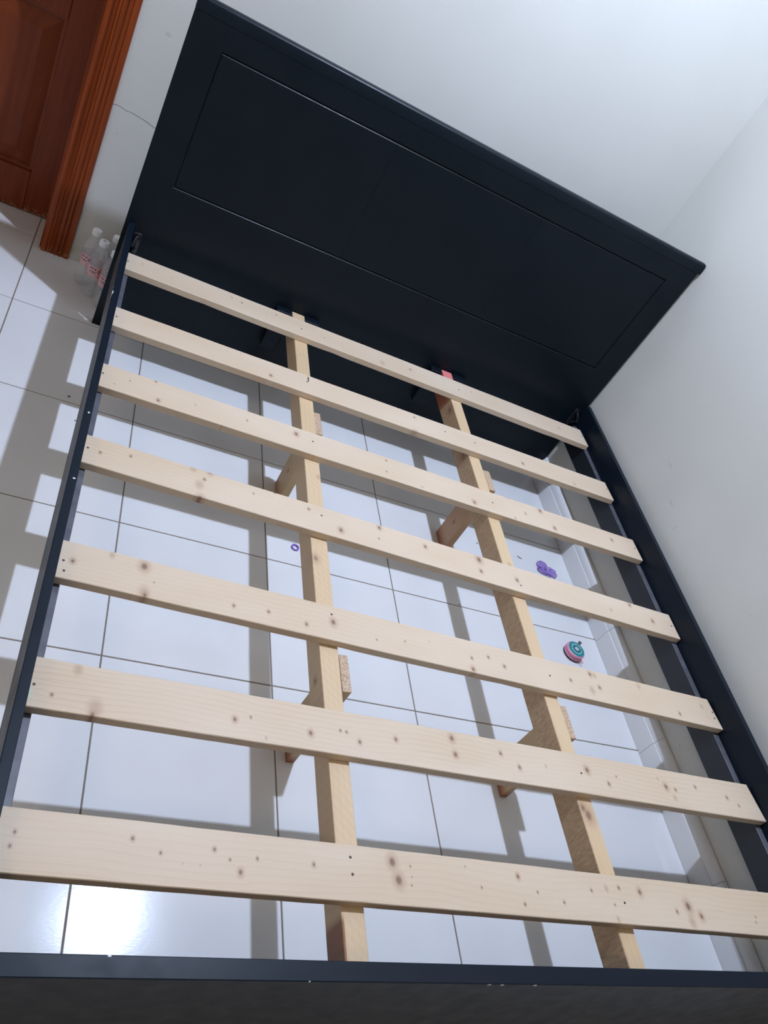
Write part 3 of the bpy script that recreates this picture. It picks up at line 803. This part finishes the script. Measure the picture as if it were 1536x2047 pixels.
tape = thing('tape_measure', (1.7985, -0.923, 0.0), 'round pink tape measure with a teal face lying on the tiles by the right baseboard', 'tape measure')
M['pink'] = plain('pink_plastic', (0.72, 0.30, 0.44), 0.32, 0.5)
M['dark_pink'] = plain('dark_pink_plastic', (0.50, 0.13, 0.26), 0.35, 0.5)
M['teal'] = plain('teal_face', (0.010, 0.25, 0.25), 0.28, 0.5)
M['white_print'] = plain('white_face_print', (0.78, 0.80, 0.82), 0.45, 0.4)
M['black_rubber'] = plain('black_rubber', (0.015, 0.013, 0.016), 0.5, 0.4)
RTM = 0.0325
TZ = 1.22     # height factor
bm = bmesh.new(); lathe(bm, [(RTM - 0.002, 0.0004), (RTM + 0.0004, 0.002), (RTM + 0.0004, 0.005)], 44)
link('base_rim', mesh('base_rim', bm, True), M['black_rubber'], tape)
bm = bmesh.new(); lathe(bm, [(RTM, 0.0051), (RTM + 0.0012, 0.0075), (RTM + 0.0012, 0.0105), (RTM - 0.0002, 0.0118)], 44)
link('case', mesh('case', bm, True), M['pink'], tape)
bm = bmesh.new(); lathe(bm, [(RTM - 0.0006, 0.0119), (RTM - 0.0006, 0.0134)], 44)
link('seam_band', mesh('seam_band', bm, True), M['dark_pink'], tape)
bm = bmesh.new(); lathe(bm, [(RTM, 0.0135), (RTM + 0.0010, 0.0155), (RTM + 0.0010, 0.0185), (RTM - 0.0010, 0.0210), (RTM - 0.0030, 0.0218)], 44)
link('case', mesh('case', bm, True), M['pink'], tape)
bm = bmesh.new(); lathe(bm, [(RTM - 0.0032, 0.0219), (RTM - 0.0040, 0.0228), (0.0005, 0.0232)], 44)
face = link('face_disc', mesh('face_disc', bm, True), M['teal'], tape)
bm = bmesh.new()
rnd = random.Random(3)
def arc(r0, r1, a0, a1, z=0.0234):
    m = max(2, int(abs(a1 - a0) / 0.2))
    for i in range(m):
        t0, t1 = a0 + (a1 - a0) * i / m, a0 + (a1 - a0) * (i + 1) / m
        bm.faces.new([bm.verts.new((r * math.cos(t), r * math.sin(t), z)) for r, t in ((r0, t0), (r1, t0), (r1, t1), (r0, t1))])
a = 0.0
while a < 5.9:                                    # worn lettering round the face, too small to read
    w = rnd.uniform(0.10, 0.24)
    arc(0.0170, 0.0200, a, a + w); a += w + rnd.uniform(0.05, 0.22)
link('face_print', mesh('face_print', bm), M['white_print'], face)
bm = bmesh.new(); lathe(bm, [(0.0115, 0.0233), (0.0115, 0.0235)], 32)
link('face_centre', mesh('face_centre', bm), plain('navy_print', (0.05, 0.09, 0.16), 0.4, 0.4), face)
bm = bmesh.new()
for i in range(6):                                # a plain petal rosette in the middle
    t = bmesh.new(); lathe(t, [(0.0034, 0.0), (0.0034, 0.0003)], 14)
    join(bm, t, Matrix.Translation((0.0046 * math.cos(i * 1.047 + 0.3), 0.0046 * math.sin(i * 1.047 + 0.3), 0.0236)))
link('face_rosette', mesh('face_rosette', bm), M['white_print'], face)
# pull tab of the tape and the hanging loop
bm = boxes((0.033, 0.0520, -0.0042, 0.0042, 0.0150, 0.0164), (0.0495, 0.0540, -0.0055, 0.0055, 0.0125, 0.0190), bev=0.0003)
pt = link('pull_tab', mesh('pull_tab', bm), M['metal'], tape); pt.rotation_euler = (0, 0, math.radians(48))
bm = boxes((0.031, 0.0420, -0.0050, 0.0050, 0.0142, 0.0172), bev=0.0005)
pt = link('tab_guard', mesh('tab_guard', bm), M['dark_pink'], tape); pt.rotation_euler = (0, 0, math.radians(48))
bm = bmesh.new()
tube(bm, [(0.0388 + 0.0066 * math.cos(2 * math.pi * i / 20), 0.0045 * math.sin(2 * math.pi * i / 20), 0.010) for i in range(20)], 0.0010, 8, True)
lp = link('strap_loop', mesh('strap_loop', bm, True), M['pink'], tape); lp.rotation_euler = (0, 0, math.radians(-62))

for o in tape.children: o.scale = (1, 1, TZ)

# bits of dirt
bm = bmesh.new()
tube(bm, [(-0.009, 0.004, 0.0012), (-0.004, -0.001, 0.0014), (0.002, -0.003, 0.0013), (0.008, -0.001, 0.0014), (0.010, 0.003, 0.0012)], [0.0007, 0.0012, 0.0012, 0.0011, 0.0006], 6)
o = link('lint_curl', mesh('lint_curl', bm, True), plain('grey_lint', (0.05, 0.05, 0.07), 0.9, 0.2), None, (1.712, -0.531, 0.0), -0.3)
o['label'] = 'tiny curl of dark lint on the tile above the purple hair clip'; o['category'] = 'lint'
def crumb(x, y, r, label):
    bm = bmesh.new()
    bmesh.ops.create_icosphere(bm, subdivisions=2, radius=1.0)
    rnd = random.Random(int(x * 1000))
    for v in bm.verts:
        s = 1 + rnd.uniform(-0.2, 0.2)
        v.co = Vector((v.co.x * r * s, v.co.y * r * 0.7 * s, (v.co.z * 0.5 + 0.52) * r * 0.8))
    z0 = min(v.co.z for v in bm.verts)
    for v in bm.verts: v.co.z -= z0
    o = link('dirt_crumb', mesh('dirt_crumb', bm, True), M['nail'], None, (x, y, 0.0002))
    o['label'] = label; o['category'] = 'crumb'; o['group'] = 'crumbs on the floor tiles'
crumb(0.168, -0.399, 0.0036, 'black crumb in the shade of the left side rail')
crumb(0.1975, -0.494, 0.0026, 'smaller black crumb on the lit tile against the left side rail')
crumb(1.389, -0.829, 0.0024, 'dark crumb in the grout line left of the right support beam')
crumb(1.534, -0.521, 0.0028, 'dark crumb between the right support beam and its far leg')
